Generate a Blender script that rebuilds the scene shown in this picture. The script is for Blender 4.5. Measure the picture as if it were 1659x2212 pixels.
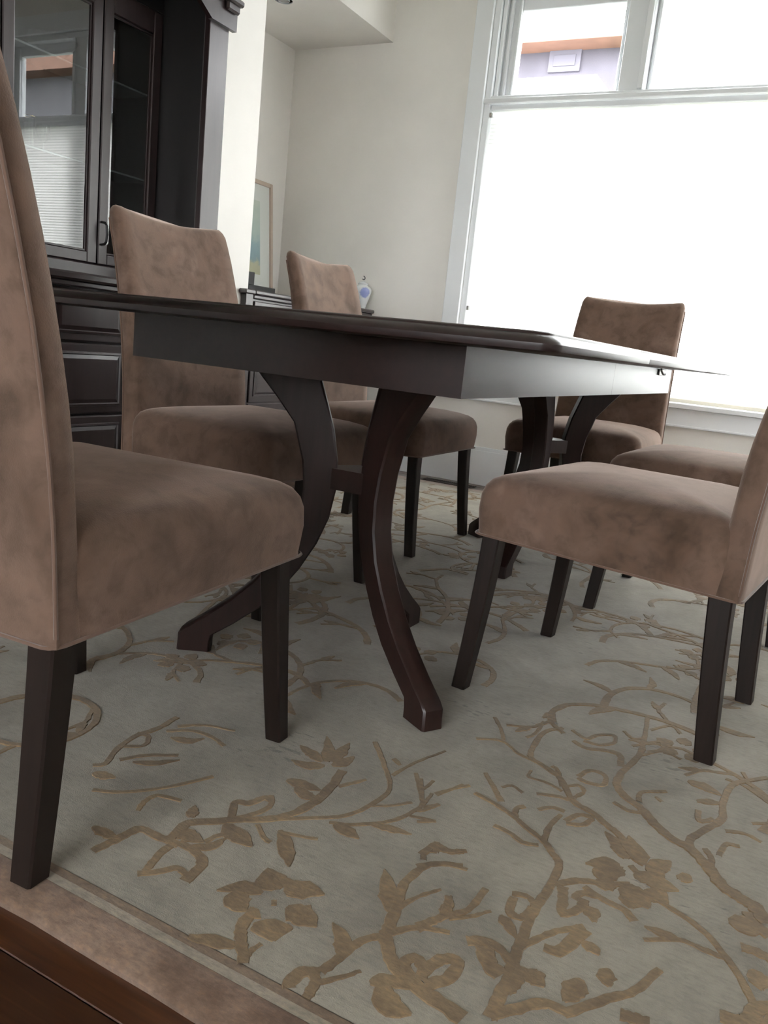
import bpy, bmesh, math, random
from mathutils import Vector, Matrix
for _o in list(bpy.data.objects): bpy.data.objects.remove(_o)
SC = bpy.context.scene
COL = SC.collection
random.seed(7)
# ------------------------------------------------------------------ camera
EYE = Vector((0, 0, .73))
RR = Vector((0.8757213239, 0.4719799404, 0.1017206898))
DD = Vector((0.1834230827, -0.1303347371, -0.9743555968))
FF = Vector((-0.4466185571, 0.8719218957, -0.2007089242))
cam = bpy.data.objects.new('camera', bpy.data.cameras.new('camera'))
COL.objects.link(cam)
cam.data.sensor_fit = 'HORIZONTAL'; cam.data.sensor_width = 36
cam.data.lens = 36 * 1785.718 / 1659
cam.data.clip_start = .02; cam.data.clip_end = 200
m3 = Matrix((RR, -DD, -FF)).transposed()
cam.matrix_world = Matrix.Translation(EYE) @ m3.to_4x4()
SC.camera = cam
# ------------------------------------------------------------------ sky
W = bpy.data.worlds.new('overcast_sky'); SC.world = W; W.use_nodes = True
SKY = 16.0
W.node_tree.nodes['Background'].inputs[0].default_value = (.965, .98, 1, 1)
W.node_tree.nodes['Background'].inputs[1].default_value = SKY
# ------------------------------------------------------------------ exposure
vs = SC.view_settings
vs.view_transform = 'Standard'; vs.look = 'None'; vs.gamma = 1; vs.use_curve_mapping = False
vs.exposure = 0.25
# daylight portals in the real window openings (guide the sampling of the sky)
def portal(loc, rot, sx, sy):
    l = bpy.data.lights.new('sky_portal', 'AREA'); l.shape = 'RECTANGLE'; l.size = sx; l.size_y = sy
    l.cycles.is_portal = True
    o = bpy.data.objects.new('sky_portal', l); COL.objects.link(o); o.location = loc; o.rotation_euler = rot
PI = math.pi
# ------------------------------------------------------------------ helpers
def link(o):
    COL.objects.link(o); return o
def obj(name, bm, mat, parent=None, smooth=None, loc=None):
    me = bpy.data.meshes.new(name)
    bmesh.ops.recalc_face_normals(bm, faces=bm.faces[:])
    bm.to_mesh(me); bm.free()
    if mat: me.materials.append(mat)
    if smooth is not None:
        me.shade_smooth()
        me.set_sharp_from_angle(angle=math.radians(smooth))
    o = bpy.data.objects.new(name, me); link(o)
    if parent: o.parent = parent
    if loc: o.location = loc
    return o
def empty(name, loc=(0, 0, 0), rz=0, parent=None):
    o = bpy.data.objects.new(name, None); link(o)
    o.empty_display_size = .1; o.location = loc; o.rotation_euler = (0, 0, rz)
    if parent: o.parent = parent
    return o
def tag(o, label=None, cat=None, group=None, kind=None):
    if label: o['label'] = label
    if cat: o['category'] = cat
    if group: o['group'] = group
    if kind: o['kind'] = kind
    return o
def bx(bm, x0, x1, y0, y1, z0, z1, bev=0.0, seg=1):
    r = bmesh.ops.create_cube(bm, size=1)
    vs_ = r['verts']
    for v in vs_:
        v.co = Vector((x0 + (v.co.x + .5) * (x1 - x0), y0 + (v.co.y + .5) * (y1 - y0), z0 + (v.co.z + .5) * (z1 - z0)))
    if bev > 0:
        es = list({e for v in vs_ for e in v.link_edges})
        bmesh.ops.bevel(bm, geom=es, offset=bev, segments=seg, affect='EDGES', clamp_overlap=True)
    return bm
def box(name, x0, x1, y0, y1, z0, z1, mat, parent=None, bev=.002, seg=1):
    return obj(name, bx(bmesh.new(), x0, x1, y0, y1, z0, z1, bev, seg), mat, parent)
def loft(bm, rings, cap0=True, cap1=True):
    prev = None; first = None
    for r in rings:
        vs_ = [bm.verts.new(p) for p in r]
        if prev:
            n = len(vs_)
            for i in range(n):
                bm.faces.new((prev[i], prev[(i + 1) % n], vs_[(i + 1) % n], vs_[i]))
        else: first = vs_
        prev = vs_
    if cap0: bm.faces.new(first[::-1])
    if cap1: bm.faces.new(prev)
    return bm
def lathe(bm, prof, cx=0, cy=0, n=24, cap0=True, cap1=True):
    return loft(bm, [[(cx + r * math.cos(2 * PI * i / n), cy + r * math.sin(2 * PI * i / n), z) for i in range(n)] for r, z in prof], cap0, cap1)
def tube(bm, pts, r, n=8, closed=False):
    pts = [Vector(p) for p in pts]; rings = []; m = len(pts)
    up = None
    for i, p in enumerate(pts):
        a = pts[(i - 1) % m] if (closed or i > 0) else p
        b = pts[(i + 1) % m] if (closed or i < m - 1) else p
        t = (b - a).normalized()
        if up is None:
            up = Vector((0, 0, 1)) if abs(t.z) < .8 else Vector((1, 0, 0))
        s = t.cross(up).normalized(); up = s.cross(t).normalized()
        rings.append([p + s * (r * math.cos(2 * PI * k / n)) + up * (r * math.sin(2 * PI * k / n)) for k in range(n)])
    if closed:
        vv = [[bm.verts.new(q) for q in rg] for rg in rings]
        for i in range(m):
            a, b = vv[i], vv[(i + 1) % m]
            for k in range(n): bm.faces.new((a[k], a[(k + 1) % n], b[(k + 1) % n], b[k]))
    else: loft(bm, rings)
    return bm
def rrect(x0, x1, y0, y1, r, n=4):
    out = []
    for cx_, cy_, a0 in ((x1 - r, y1 - r, 0), (x0 + r, y1 - r, 90), (x0 + r, y0 + r, 180), (x1 - r, y0 + r, 270)):
        for k in range(n + 1):
            a = math.radians(a0 + 90 * k / n); out.append((cx_ + r * math.cos(a), cy_ + r * math.sin(a)))
    return out
# ------------------------------------------------------------------ materials
def mat(name, col, rough=.5, spec=.5, coat=0, coat_r=.1, sheen=0, metal=0, trans=0):
    m = bpy.data.materials.new(name); m.use_nodes = True
    b = m.node_tree.nodes['Principled BSDF']
    b.inputs['Base Color'].default_value = (*col, 1); b.inputs['Roughness'].default_value = rough
    b.inputs['Specular IOR Level'].default_value = spec
    b.inputs['Coat Weight'].default_value = coat; b.inputs['Coat Roughness'].default_value = coat_r
    b.inputs['Sheen Weight'].default_value = sheen; b.inputs['Metallic'].default_value = metal
    b.inputs['Transmission Weight'].default_value = trans
    return m
def N(m, t, **kw):
    n = m.node_tree.nodes.new(t)
    for k, v in kw.items(): setattr(n, k, v)
    return n
def L(m, a, b): m.node_tree.links.new(a, b)
def coords(m, scale=(1, 1, 1), rnd=True):
    tc = N(m, 'ShaderNodeTexCoord'); mp = N(m, 'ShaderNodeMapping'); mp.inputs['Scale'].default_value = scale
    L(m, tc.outputs['Object'], mp.inputs['Vector'])
    if rnd:
        oi = N(m, 'ShaderNodeObjectInfo'); mu = N(m, 'ShaderNodeMath', operation='MULTIPLY'); mu.inputs[1].default_value = 37.
        L(m, oi.outputs['Random'], mu.inputs[0]); L(m, mu.outputs[0], mp.inputs['Location'])
    return mp.outputs['Vector']
def noise(m, vec, scale, detail=4, rough=.55, dist=0):
    n = N(m, 'ShaderNodeTexNoise'); n.inputs['Scale'].default_value = scale; n.inputs['Detail'].default_value = detail
    n.inputs['Roughness'].default_value = rough; n.inputs['Distortion'].default_value = dist
    L(m, vec, n.inputs['Vector']); return n.outputs['Fac']
def ramp(m, fac, stops):
    r = N(m, 'ShaderNodeValToRGB'); el = r.color_ramp.elements
    while len(el) < len(stops): el.new(.5)
    for e, (p, c) in zip(el, stops): e.position = p; e.color = (*c, 1)
    L(m, fac, r.inputs[0]); return r.outputs[0]
def mixc(m, fac, a, b, mode='MIX'):
    x = N(m, 'ShaderNodeMix', data_type='RGBA', blend_type=mode)
    if isinstance(fac, (int, float)): x.inputs[0].default_value = fac
    else: L(m, fac, x.inputs[0])
    for i, s in ((6, a), (7, b)):
        if isinstance(s, tuple): x.inputs[i].default_value = (*s, 1)
        else: L(m, s, x.inputs[i])
    return x.outputs[2]
def bump(m, h, strength, dist=.01):
    b = N(m, 'ShaderNodeBump'); b.inputs['Strength'].default_value = strength; b.inputs['Distance'].default_value = dist
    L(m, h, b.inputs['Height']); L(m, b.outputs[0], m.node_tree.nodes['Principled BSDF'].inputs['Normal'])
def base(m, c): L(m, c, m.node_tree.nodes['Principled BSDF'].inputs['Base Color'])

def suede():
    m = mat('brown_suede', (.2, .12, .09), .85, .2, sheen=.55)
    b = m.node_tree.nodes['Principled BSDF']
    b.inputs['Sheen Roughness'].default_value = .45; b.inputs['Sheen Tint'].default_value = (.85, .68, .60, 1)
    v = coords(m)
    n1 = noise(m, v, 6, 4, .55, .35)
    c1 = ramp(m, n1, [(.30, (0.0619, 0.0378, 0.0249)), (.42, (0.1084, 0.0679, 0.0482)), (.52, (0.1445, 0.0920, 0.0671)), (.60, (0.1376, 0.0869, 0.0645)), (.72, (0.1935, 0.1273, 0.0972))])
    n2 = noise(m, v, 22, 4, .6, .4)
    c2 = ramp(m, n2, [(.35, (.68, .68, .66)), (.5, (1, 1, 1)), (.7, (1.16, 1.11, 1.07))])
    base(m, mixc(m, .75, c1, c2, 'MULTIPLY'))
    bump(m, noise(m, v, 420, 3, .6), .25, .002)
    return m
SUEDE = suede()
SEAM = mat('suede_welt', (.13, .078, .056), .85, .2, sheen=.4)
def wood(name, dark, light, rough, coat=.4, grain=(60, 60, 5), coat_r=.12):
    m = mat(name, dark, rough, .5, coat, coat_r)
    v = coords(m, grain)
    n = noise(m, v, 1.2, 6, .6, .4)
    base(m, ramp(m, n, [(.3, dark), (.7, light)]))
    bump(m, n, .05, .002)
    return m
LEGW = wood('espresso_wood', (.008, .0045, .0035), (.015, .008, .006), .46, .0)
LEGW.node_tree.nodes['Principled BSDF'].inputs['Specular IOR Level'].default_value = .32
TABW = wood('mahogany_wood', (0.0096, 0.0044, 0.0040), (0.0184, 0.0078, 0.0068), .36, .18, (50, 4, 50), .28)
TLEG = wood('mahogany_leg_wood', (.014, .006, .005), (.027, .011, .009), .42, .15, (50, 50, 4), .25)
for _m, _s in ((TABW, .3), (TLEG, .3)): _m.node_tree.nodes['Principled BSDF'].inputs['Specular IOR Level'].default_value = _s
HUTW = wood('dark_cherry_wood', (0.0160, 0.0084, 0.0084), (0.0256, 0.0136, 0.0136), .36, .28, (40, 40, 4), .25)
HUTD = wood('shaded_interior_wood', (0.0056, 0.0048, 0.0048), (0.0096, 0.0072, 0.0072), .45, .2, (40, 40, 4), .3)  # darker copy of the cherry wood; side panels' shade is put into its colour
HUTW.node_tree.nodes['Principled BSDF'].inputs['Specular IOR Level'].default_value = .4
SBW = wood('sideboard_wood', (.030, .022, .022), (.046, .034, .035), .34, .5, (40, 4, 40), .2)
def painted(name, col, var=.03, scale=3, rough=.6):
    m = mat(name, col, rough, .3)
    v = coords(m, rnd=False)
    n = noise(m, v, scale, 4)
    base(m, ramp(m, n, [(.3, tuple(c * (1 - var) for c in col)), (.7, tuple(min(1, c * (1 + var)) for c in col))]))
    bump(m, noise(m, v, 260, 2), .04, .002)
    return m
WALLM = painted('cream_wall_paint', (.86, .832, .79))
CEILM = painted('ceiling_paint', (.88, .87, .84))
TRIMM = painted('white_trim_paint', (.88, .90, .92), .01, 5, .35)
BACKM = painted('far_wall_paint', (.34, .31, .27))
def plankm():
    m = mat('oak_board', (.12, .05, .02), .32, .5, .5, .15)
    oi = N(m, 'ShaderNodeObjectInfo')
    v = coords(m, (3, 45, 45))
    n = noise(m, v, 1.5, 6, .6, .6)
    c = ramp(m, n, [(.3, (.028, .010, .005)), (.55, (.060, .023, .010)), (.75, (.11, .045, .019))])
    t = ramp(m, oi.outputs['Random'], [(0, (.62, .62, .62)), (1, (1.25, 1.2, 1.15))])
    base(m, mixc(m, 1., c, t, 'MULTIPLY'))
    bump(m, n, .05, .002)
    return m
BOARD = plankm()
SUBF = mat('subfloor_dark', (.02, .01, .006), .8)
def rugm():
    m = mat('sage_wool_pile', (.3, .3, .24), .95, .1, sheen=.25)
    v = coords(m, rnd=False)
    n1 = noise(m, v, 5, 6, .65, .5)
    c = ramp(m, n1, [(.32, (0.1961, 0.1761, 0.1421)), (.5, (0.2516, 0.2279, 0.1865)), (.68, (0.3071, 0.2775, 0.2279))])
    vs2 = coords(m, (60, 190, 60), rnd=False)
    n2 = noise(m, vs2, 1, 4, .65)
    c2 = ramp(m, n2, [(.3, (.78, .78, .78)), (.5, (1, 1, 1)), (.72, (1.14, 1.12, 1.08))])
    c = mixc(m, .75, c, c2, 'MULTIPLY')
    v3 = coords(m, (45, 120, 45), rnd=False)
    n3 = noise(m, v3, 1, 2, .5)
    n4 = noise(m, v, 3.1, 2, .5)
    fl = N(m, 'ShaderNodeMath', operation='MULTIPLY'); L(m, n3, fl.inputs[0]); L(m, n4, fl.inputs[1])
    f2 = ramp(m, fl.outputs[0], [(.40, (0, 0, 0)), (.46, (.6, .6, .6))])
    c = mixc(m, f2, c, (.10, .095, .085))
    base(m, c)
    ad = N(m, 'ShaderNodeMath', operation='ADD'); L(m, n2, ad.inputs[0]); L(m, noise(m, v, 500, 2), ad.inputs[1])
    bump(m, ad.outputs[0], .35, .003)
    return m
RUGM = rugm()
def pilem(name, lo, mid, hi, sheen=.2, aniso=(70, 150, 70)):
    m = mat(name, mid, .8, .25, sheen=sheen)
    v = coords(m, rnd=False)
    n1 = noise(m, v, 9, 5, .6, .4)
    c = ramp(m, n1, [(.33, lo), (.5, mid), (.68, hi)])
    n2 = noise(m, coords(m, aniso, rnd=False), 1, 4, .7)
    c = mixc(m, .85, c, ramp(m, n2, [(.3, (.72, .72, .7)), (.5, (1, 1, 1)), (.74, (1.45, 1.36, 1.2))]), 'MULTIPLY')
    base(m, c)
    bump(m, n2, .4, .003)
    return m
VINEM = pilem('golden_silk_pile', (0.1176, 0.0790, 0.0437), (0.1722, 0.1176, 0.0655), (0.2310, 0.1613, 0.0882))
BORDM = pilem('brown_border_pile', (0.1080, 0.0662, 0.0446), (0.1692, 0.1116, 0.0806), (0.2304, 0.1620, 0.1238))
LINEM = pilem('pale_border_pile', (0.2160, 0.1872, 0.1440), (0.2592, 0.2232, 0.1800), (0.3024, 0.2664, 0.2088))
TANM = pilem('tan_border_pile', (0.1368, 0.0936, 0.0612), (0.1692, 0.1188, 0.0828), (0.1944, 0.1440, 0.1008))
def glassm(name, tint=(1, 1, 1), refl=1.0):
    m = bpy.data.materials.new(name); m.use_nodes = True; nt = m.node_tree
    for n in list(nt.nodes): nt.nodes.remove(n)
    out = nt.nodes.new('ShaderNodeOutputMaterial'); mx = nt.nodes.new('ShaderNodeMixShader')
    tr = nt.nodes.new('ShaderNodeBsdfTransparent'); gl = nt.nodes.new('ShaderNodeBsdfGlossy')
    tr.inputs[0].default_value = (*tint, 1); gl.inputs['Roughness'].default_value = .01
    fr = nt.nodes.new('ShaderNodeFresnel'); fr.inputs[0].default_value = 1.52
    mu = nt.nodes.new('ShaderNodeMath'); mu.operation = 'MULTIPLY'
    geo = nt.nodes.new('ShaderNodeNewGeometry'); inv = nt.nodes.new('ShaderNodeMath'); inv.operation = 'MULTIPLY_ADD'
    inv.inputs[1].default_value = -refl; inv.inputs[2].default_value = refl          # only the outer face reflects
    L(m, geo.outputs['Backfacing'], inv.inputs[0]); L(m, inv.outputs[0], mu.inputs[1])
    L(m, fr.outputs[0], mu.inputs[0]); L(m, mu.outputs[0], mx.inputs[0]); L(m, tr.outputs[0], mx.inputs[1])
    L(m, gl.outputs[0], mx.inputs[2]); L(m, mx.outputs[0], out.inputs[0])
    return m
PANE = glassm('window_glass', (.96, .965, .965), 1.)
DGLASS = glassm('cabinet_glass', (.86, .88, .88), 3.4)
CRYSTAL = glassm('crystal', (.95, .96, .97), 2.2)
GOLD = mat('gold_rim', (.9, .65, .25), .2, metal=1)
IRON = mat('blackened_iron', (.02, .02, .02), .4, metal=.6)
STEEL = mat('brushed_steel', (.35, .35, .33), .35, metal=.9)
def shadem():
    m = bpy.data.materials.new('pleated_shade_fabric'); m.use_nodes = True; nt = m.node_tree
    for n in list(nt.nodes): nt.nodes.remove(n)
    out = nt.nodes.new('ShaderNodeOutputMaterial'); mx = nt.nodes.new('ShaderNodeMixShader'); mx.inputs[0].default_value = .86
    d = nt.nodes.new('ShaderNodeBsdfDiffuse'); t = nt.nodes.new('ShaderNodeBsdfTranslucent')
    d.inputs[0].default_value = (.82, .82, .80, 1); t.inputs[0].default_value = (.95, .945, .92, 1)
    L(m, d.outputs[0], mx.inputs[1]); L(m, t.outputs[0], mx.inputs[2]); L(m, mx.outputs[0], out.inputs[0])
    return m
SHADEM = shadem()
HEMM = mat('shade_hem', (.62, .58, .48), .6)

# ================================================================== STRUCTURE
YB = 4.40; XA = -2.49; XR = 1.85; YK = -3.0; CZ = 3.0; FZ = -.012
YN = 3.225; XN = -3.165; SZ = 2.366
def struct(o): o['kind'] = 'structure'; return o
def multi(name, boxes, m, parent=None, bev=0):
    bm = bmesh.new()
    for b in boxes: bx(bm, *b, bev)
    return obj(name, bm, m, parent)
# floor: sub-floor with individual boards
floor = struct(box('floor', -3.4, XR + .2, YK - .2, YB + .2, FZ - .05, FZ - .016, SUBF, bev=0))
bmb = {}
def board_mesh(ln):
    k = round(ln, 3)
    if k not in bmb:
        bm = bx(bmesh.new(), 0, ln - .0015, 0, .0815, -.0155, 0, .0012)
        me = bpy.data.meshes.new('floor_board'); bmesh.ops.recalc_face_normals(bm, faces=bm.faces[:]); bm.to_mesh(me); bm.free(); me.materials.append(BOARD)
        bmb[k] = me
    return bmb[k]
row = 0; y = YK
while y < YB - .02:
    x = XA if y < YN or y > YB else XN
    ln = [1.45, .95, 1.2, .7][row % 4]
    while x < XR - .01:
        l2 = min(ln, XR - x)
        if XR - (x + l2) < .3: l2 = XR - x
        o = bpy.data.objects.new('floor_board', board_mesh(l2)); link(o); o.parent = floor; o.location = (x, y, FZ)
        x += l2; ln = 1.9
    y += .083; row += 1
# wall with big window (the far wall)
WX0, WX1, WZ0, WZ1 = -1.909, 1.23, .55, 2.60
struct(multi('wall_far', [(XN - .2, WX0, YB, YB + .16, FZ, CZ), (WX1, XR + .2, YB, YB + .16, FZ, CZ),
      (WX0, WX1, YB, YB + .16, FZ, WZ0), (WX0, WX1, YB, YB + .16, WZ1, CZ)], WALLM))
struct(multi('wall_left', [(XN - .2, XA, YK - .2, YN, FZ, CZ), (XN - .2, XN, YN, YB, FZ, CZ), (XN, XA - .012, YN, YB, SZ, CZ)], WALLM))
RW = [(.3, 3.4)]
struct(multi('wall_right', [(XR, XR + .16, YK - .2, 3.2, FZ, CZ), (XR, XR + .16, 3.95, YB + .2, FZ, CZ),
      (XR, XR + .16, 3.2, 3.95, FZ, .9), (XR, XR + .16, 3.2, 3.95, 2.3, CZ)], WALLM))
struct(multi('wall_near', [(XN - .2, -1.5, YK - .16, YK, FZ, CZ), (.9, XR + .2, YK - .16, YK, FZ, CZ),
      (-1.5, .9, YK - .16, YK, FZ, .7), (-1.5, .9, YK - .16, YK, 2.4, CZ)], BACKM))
struct(box('ceiling', XN - .3, XR + .3, YK - .3, YB + .3, CZ, CZ + .1, CEILM, bev=0))
struct(multi('baseboard_far', [(XA + .02, XR, YB - .016, YB, FZ, .185), (XA + .02, XR, YB - .013, YB, .185, .205), ], TRIMM, bev=.002))
struct(multi('baseboard_left', [(XA, XA + .016, YK, YN, FZ, .185), (XA, XA + .012, YK, YN, .185, .205)], TRIMM, bev=.002))
struct(multi('baseboard_right', [(XR - .016, XR, YK, YB - .02, FZ, .185)], TRIMM, bev=.002))
# ---- window in the far wall
win = struct(empty('window_1', (0, YB, WZ0)))
def wbox(name, x0, x1, y0, y1, z0, z1, m=TRIMM, parent=None, bev=.003):
    p = parent or win
    return box(name, x0, x1, y0 - YB, y1 - YB, z0 - WZ0, z1 - WZ0, m, p, bev)
RB, RT = 2.024, 2.067                      # the rail between shade and transoms
wbox('casing', WX0 - .097, WX0, YB - .022, YB, .48, 2.66)
wbox('casing', WX1, WX1 + .097, YB - .022, YB, .48, 2.66)
wbox('head_casing', WX0 - .12, WX1 + .12, YB - .03, YB, 2.60, 2.72)
wbox('sill', WX0 - .11, WX1 + .11, YB - .045, YB + .10, .555, .580)
wbox('apron_trim', WX0 - .097, WX1 + .097, YB - .020, YB, .47, .555)
wbox('apron_moulding', WX0 - .097, WX1 + .097, YB - .026, YB, .462, .474)
for nm, x0, x1 in (('jamb', WX0, WX0 + .035), ('jamb', WX1 - .035, WX1)):
    wbox(nm, x0, x1, YB, YB + .16, .58, 2.6)
    wbox('stop', x0 + (.035 if x0 < 0 else -.02), x1 + (.02 if x0 < 0 else -.035), YB + .03, YB + .05, RT, 2.56)
wbox('head_jamb', WX0 + .035, WX1 - .035, YB, YB + .16, 2.56, 2.6)
wbox('rail', WX0 + .035, WX1 - .035, YB - .005, YB + .12, RB + .012, RT - .004)
wbox('rail_moulding', WX0 + .0, WX1 - .0, YB - .018, YB + .01, RB, RB + .024)
P = [(-1.80, -1.205), (-1.075, .375), (.50, 1.12)]          # transom openings
for a, b in ((-1.205, -1.075), (.375, .50)):
    wbox('mullion', a, b, YB + .005, YB + .13, RT - .004, 2.56)
    wbox('lower_mullion', a + .01, b - .01, YB + .125, YB + .158, .58, RB + .01)
    wbox('mullion_bead', a + .095, b - .005, YB - .008, YB + .006, RT, 2.56)
for a, b in P:
    s = empty('transom_sash', (0, 0, 0), 0, win)
    f = .028
    t = RT - .004
    bm = bmesh.new()
    al = WX0 + .036 if a < -1.5 else a; br = WX1 - .036 if b > 1 else b
    for q in ((al, a + f, t, 2.56), (b - f, br, t, 2.56), (a + f, b - f, t, t + .018), (a + f, b - f, 2.49, 2.56)):
        bx(bm, q[0], q[1], .055, .095, q[2] - WZ0, q[3] - WZ0, .003)
    obj('sash_frame', bm, TRIMM, s)
    bm = bmesh.new()
    for q0, q1 in ((a + f - .016, a + f - .003), (b - f + .003, b - f + .016)): bx(bm, q0, q1, .040, .056, t + .004 - WZ0, 2.54 - WZ0, .003)
    if a < -1.5:
        bx(bm, al + .002, al + .024, .022, .056, t + .004 - WZ0, 2.55 - WZ0, .003); bx(bm, al + .040, al + .056, .036, .056, t + .004 - WZ0, 2.55 - WZ0, .003)
    obj('sash_bead', bm, TRIMM, s)
    box('pane', a + f, b - f, .072, .077, t + .018 - WZ0, 2.49 - WZ0, PANE, s, 0)
    s2 = empty('lower_sash', (0, 0, 0), 0, win)
    bm = bmesh.new()
    for q in ((al, a + .04, .58, RB), (b - .04, br, .58, RB), (a + .04, b - .04, .58, .64), (a + .04, b - .04, RB - .04, RB)):
        bx(bm, q[0], q[1], .115, .150, q[2] - WZ0, q[3] - WZ0, .003)
    obj('sash_frame', bm, TRIMM, s2)
    box('pane', a + .04, b - .04, .130, .135, .64 - WZ0, RB - .04 - WZ0, PANE, s2, 0)
# pleated shade hanging below the rail
sh = tag(empty('window_shade', (0, YB + .03, 2.02)), 'white pleated shade glowing with daylight, drawn down over the big window', 'window shade')
bm = bmesh.new(); x0, x1 = WX0 + .038, WX1 - .038; prev = None
z = 2.0; k = 0
while z > .602:
    yy = .0025 if k % 2 else -.0025
    v = (bm.verts.new((x0, yy, z - 2.02)), bm.verts.new((x1, yy, z - 2.02)))
    if prev: bm.faces.new((prev[0], prev[1], v[1], v[0]))
    prev = v; z -= .0095; k += 1
obj('pleated_fabric', bm, SHADEM, sh)
box('head_rail', x0, x1, -.018, .018, -.022, .004, TRIMM, sh)
box('bottom_rail', x0, x1, -.012, .012, -1.438, -1.418, HEMM, sh)
for cz in (1.97, .962): box('side_clip', x0 - .0, x0 + .012, -.03, -.012, cz - .012 - 2.02, cz + .012 - 2.02, STEEL, sh)
# ---- windows behind the camera side (right and near walls)
def plain_window(name, axis, c0, c1, z0, z1, pos, n):
    w = struct(empty(name, (0, 0, 0)))
    def bb(nm, a, b, d0, d1, za, zb, m=TRIMM):
        if axis == 'y': box(nm, pos + d0, pos + d1, a, b, za, zb, m, w)
        else: box(nm, a, b, pos + d0, pos + d1, za, zb, m, w)
    s = 1 if axis == 'y' else -1
    def d(a, b): return (a, b) if s == 1 else (-b, -a)
    bb('casing', c0 - .09, c0, *d(-.02, 0), z0 - .02, z1 + .1); bb('casing', c1, c1 + .09, *d(-.02, 0), z0 - .02, z1 + .1)
    bb('head_casing', c0, c1, *d(-.02, 0), z1, z1 + .1); bb('sill', c0 - .1, c1 + .1, *d(-.04, .1), z0 - .03, z0)
    for i in range(n + 1):
        x = c0 + (c1 - c0) * i / n
        bb('mullion', max(c0, x - .035), min(c1, x + .035), *d(.03, .1), z0, z1)
    bb('rail', c0, c1, *d(.035, .095), z1 - .06, z1); bb('rail', c0, c1, *d(.035, .095), z0, z0 + .06)
    for i in range(n):
        a = c0 + (c1 - c0) * i / n + .035; b = c0 + (c1 - c0) * (i + 1) / n - .035
        bb('pane', a, b, *d(.062, .067), z0 + .06, z1 - .06, PANE)
plain_window('window_2', 'y', 3.2, 3.95, .9, 2.3, XR, 2)
plain_window('window_3', 'x', -1.5, .9, .7, 2.4, YK, 3)
# ================================================================== OUTSIDE
GND = mat('lawn_ground', (.10, .11, .08), .9)
struct(box('ground', -60, 60, -50, 60, -.75, -.7, GND, bev=0))
SID = painted('grey_siding', (.082, .076, .094), .15, 2)
SID2 = painted('dark_siding', (.10, .10, .11), .15, 2)
FAS = painted('cedar_fascia', (.21, .115, .08), .15, 4)
def house(x0, x1, y0, zw, zf, label, side, low=None):
    h = tag(empty('neighbouring_house', ((x0 + x1) / 2, y0 + 3, -.7)), label, 'house')
    ox, oy, oz = h.location
    box('wall', x0 - ox, x1 - ox, 0 - 3, -1.9, 0, zw + .7, side, h, 0)
    box('fascia', x0 - .4 - ox, x1 + .25 - ox, -3.45, -3.40, zw - .02 + .7, zf + .7, FAS, h, 0)
    box('soffit', x0 - .4 - ox, x1 + .25 - ox, -3.40, -1.7, zw + .68, zw + .70, FAS, h, 0)
    bm = bmesh.new()
    loft(bm, [[(x0 - .4 - ox, -3.4, zf + .7), (x0 - .4 - ox, -2.5, zf + .76), (x0 - .4 - ox, -1.7, zf + .7)],
              [(x1 + .25 - ox, -3.4, zf + .7), (x1 + .25 - ox, -2.5, zf + .76), (x1 + .25 - ox, -1.7, zf + .7)]])
    obj('roof', bm, mat('pale_roof', (.5, .5, .5), .8), h)
    if low:
        a, b, z0, z1 = low
        pale = painted('pale_frame', (.115, .11, .135), .02, 2)
        f = box('window_frame', a - .08 - ox, b + .08 - ox, -3.04, -2.98, z0 - .08 + .7, z1 + .08 + .7, pale, h)
        box('window_pane', a - ox, b - ox, -.07 - 2.985, -.055 - 2.985, z0 + .7, z1 + .7, mat('far_glass', (.10, .095, .12), .6), f)
    return h
h1 = house(-9., -3.75, 13.5, 5.45, 5.57, 'grey neighbouring house with an orange-brown fascia, seen through the upper left pane', SID, (-4.75, -4.4, 5.2, 5.36))
bm = bmesh.new(); bx(bm, -2.6, 2.6, -3.9, -3.05, 5.20, 5.48, 0)
obj('porch_roof', bm, mat('white_porch', (.75, .75, .76), .7), h1)
house(8.5, 16., 13.5, 5.62, 6.6, 'dark neighbouring house with a cedar eave, mirrored in the cabinet glass', SID2)

# ================================================================== RUG
RX0, RX1, RY0, RY1 = -2.16, .42, .615, 4.16
rug = tag(empty('area_rug', ((RX0 + RX1) / 2, (RY0 + RY1) / 2, FZ)), 'sage green wool rug with golden-brown flowering vines and a brown border', 'rug')
rc = rug.location
def rugring(name, a, b, m, h=.0):
    """a rectangular band between inset a and inset b"""
    bm = bmesh.new()
    zt = -FZ + h
    random.seed(3)
    def ring(i, z, wob=0):
        x0, x1, y0, y1 = RX0 + i - rc.x, RX1 - i - rc.x, RY0 + i - rc.y, RY1 - i - rc.y
        pts = []
        nx, ny = 40, 56
        for k in range(nx): pts.append((x0 + (x1 - x0) * k / nx, y0))
        for k in range(ny): pts.append((x1, y0 + (y1 - y0) * k / ny))
        for k in range(nx): pts.append((x1 - (x1 - x0) * k / nx, y1))
        for k in range(ny): pts.append((x0, y1 - (y1 - y0) * k / ny))
        out = []
        for j, (px, py) in enumerate(pts):
            w = wob * (math.sin(j * .9) + .6 * math.sin(j * 2.3 + 1)) 
            out.append((px + w * .5, py + w, z))
        return out
    return bm, ring, zt
bm, ring, zt = rugring('b', 0, 0, None)
for r0, r1 in ((ring(0, 0, .0012), ring(-.001, zt * .6, .0012)), (ring(-.001, zt * .6, .0012), ring(.004, zt, .0012)), (ring(.004, zt, .0012), ring(.057, zt))):
    va = [bm.verts.new(p) for p in r0]; vb = [bm.verts.new(p) for p in r1]; n = len(va)
    for i in range(n): bm.faces.new((va[i], va[(i + 1) % n], vb[(i + 1) % n], vb[i]))
bmesh.ops.remove_doubles(bm, verts=bm.verts[:], dist=1e-5)
obj('border', bm, BORDM, rug, 50)
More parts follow.
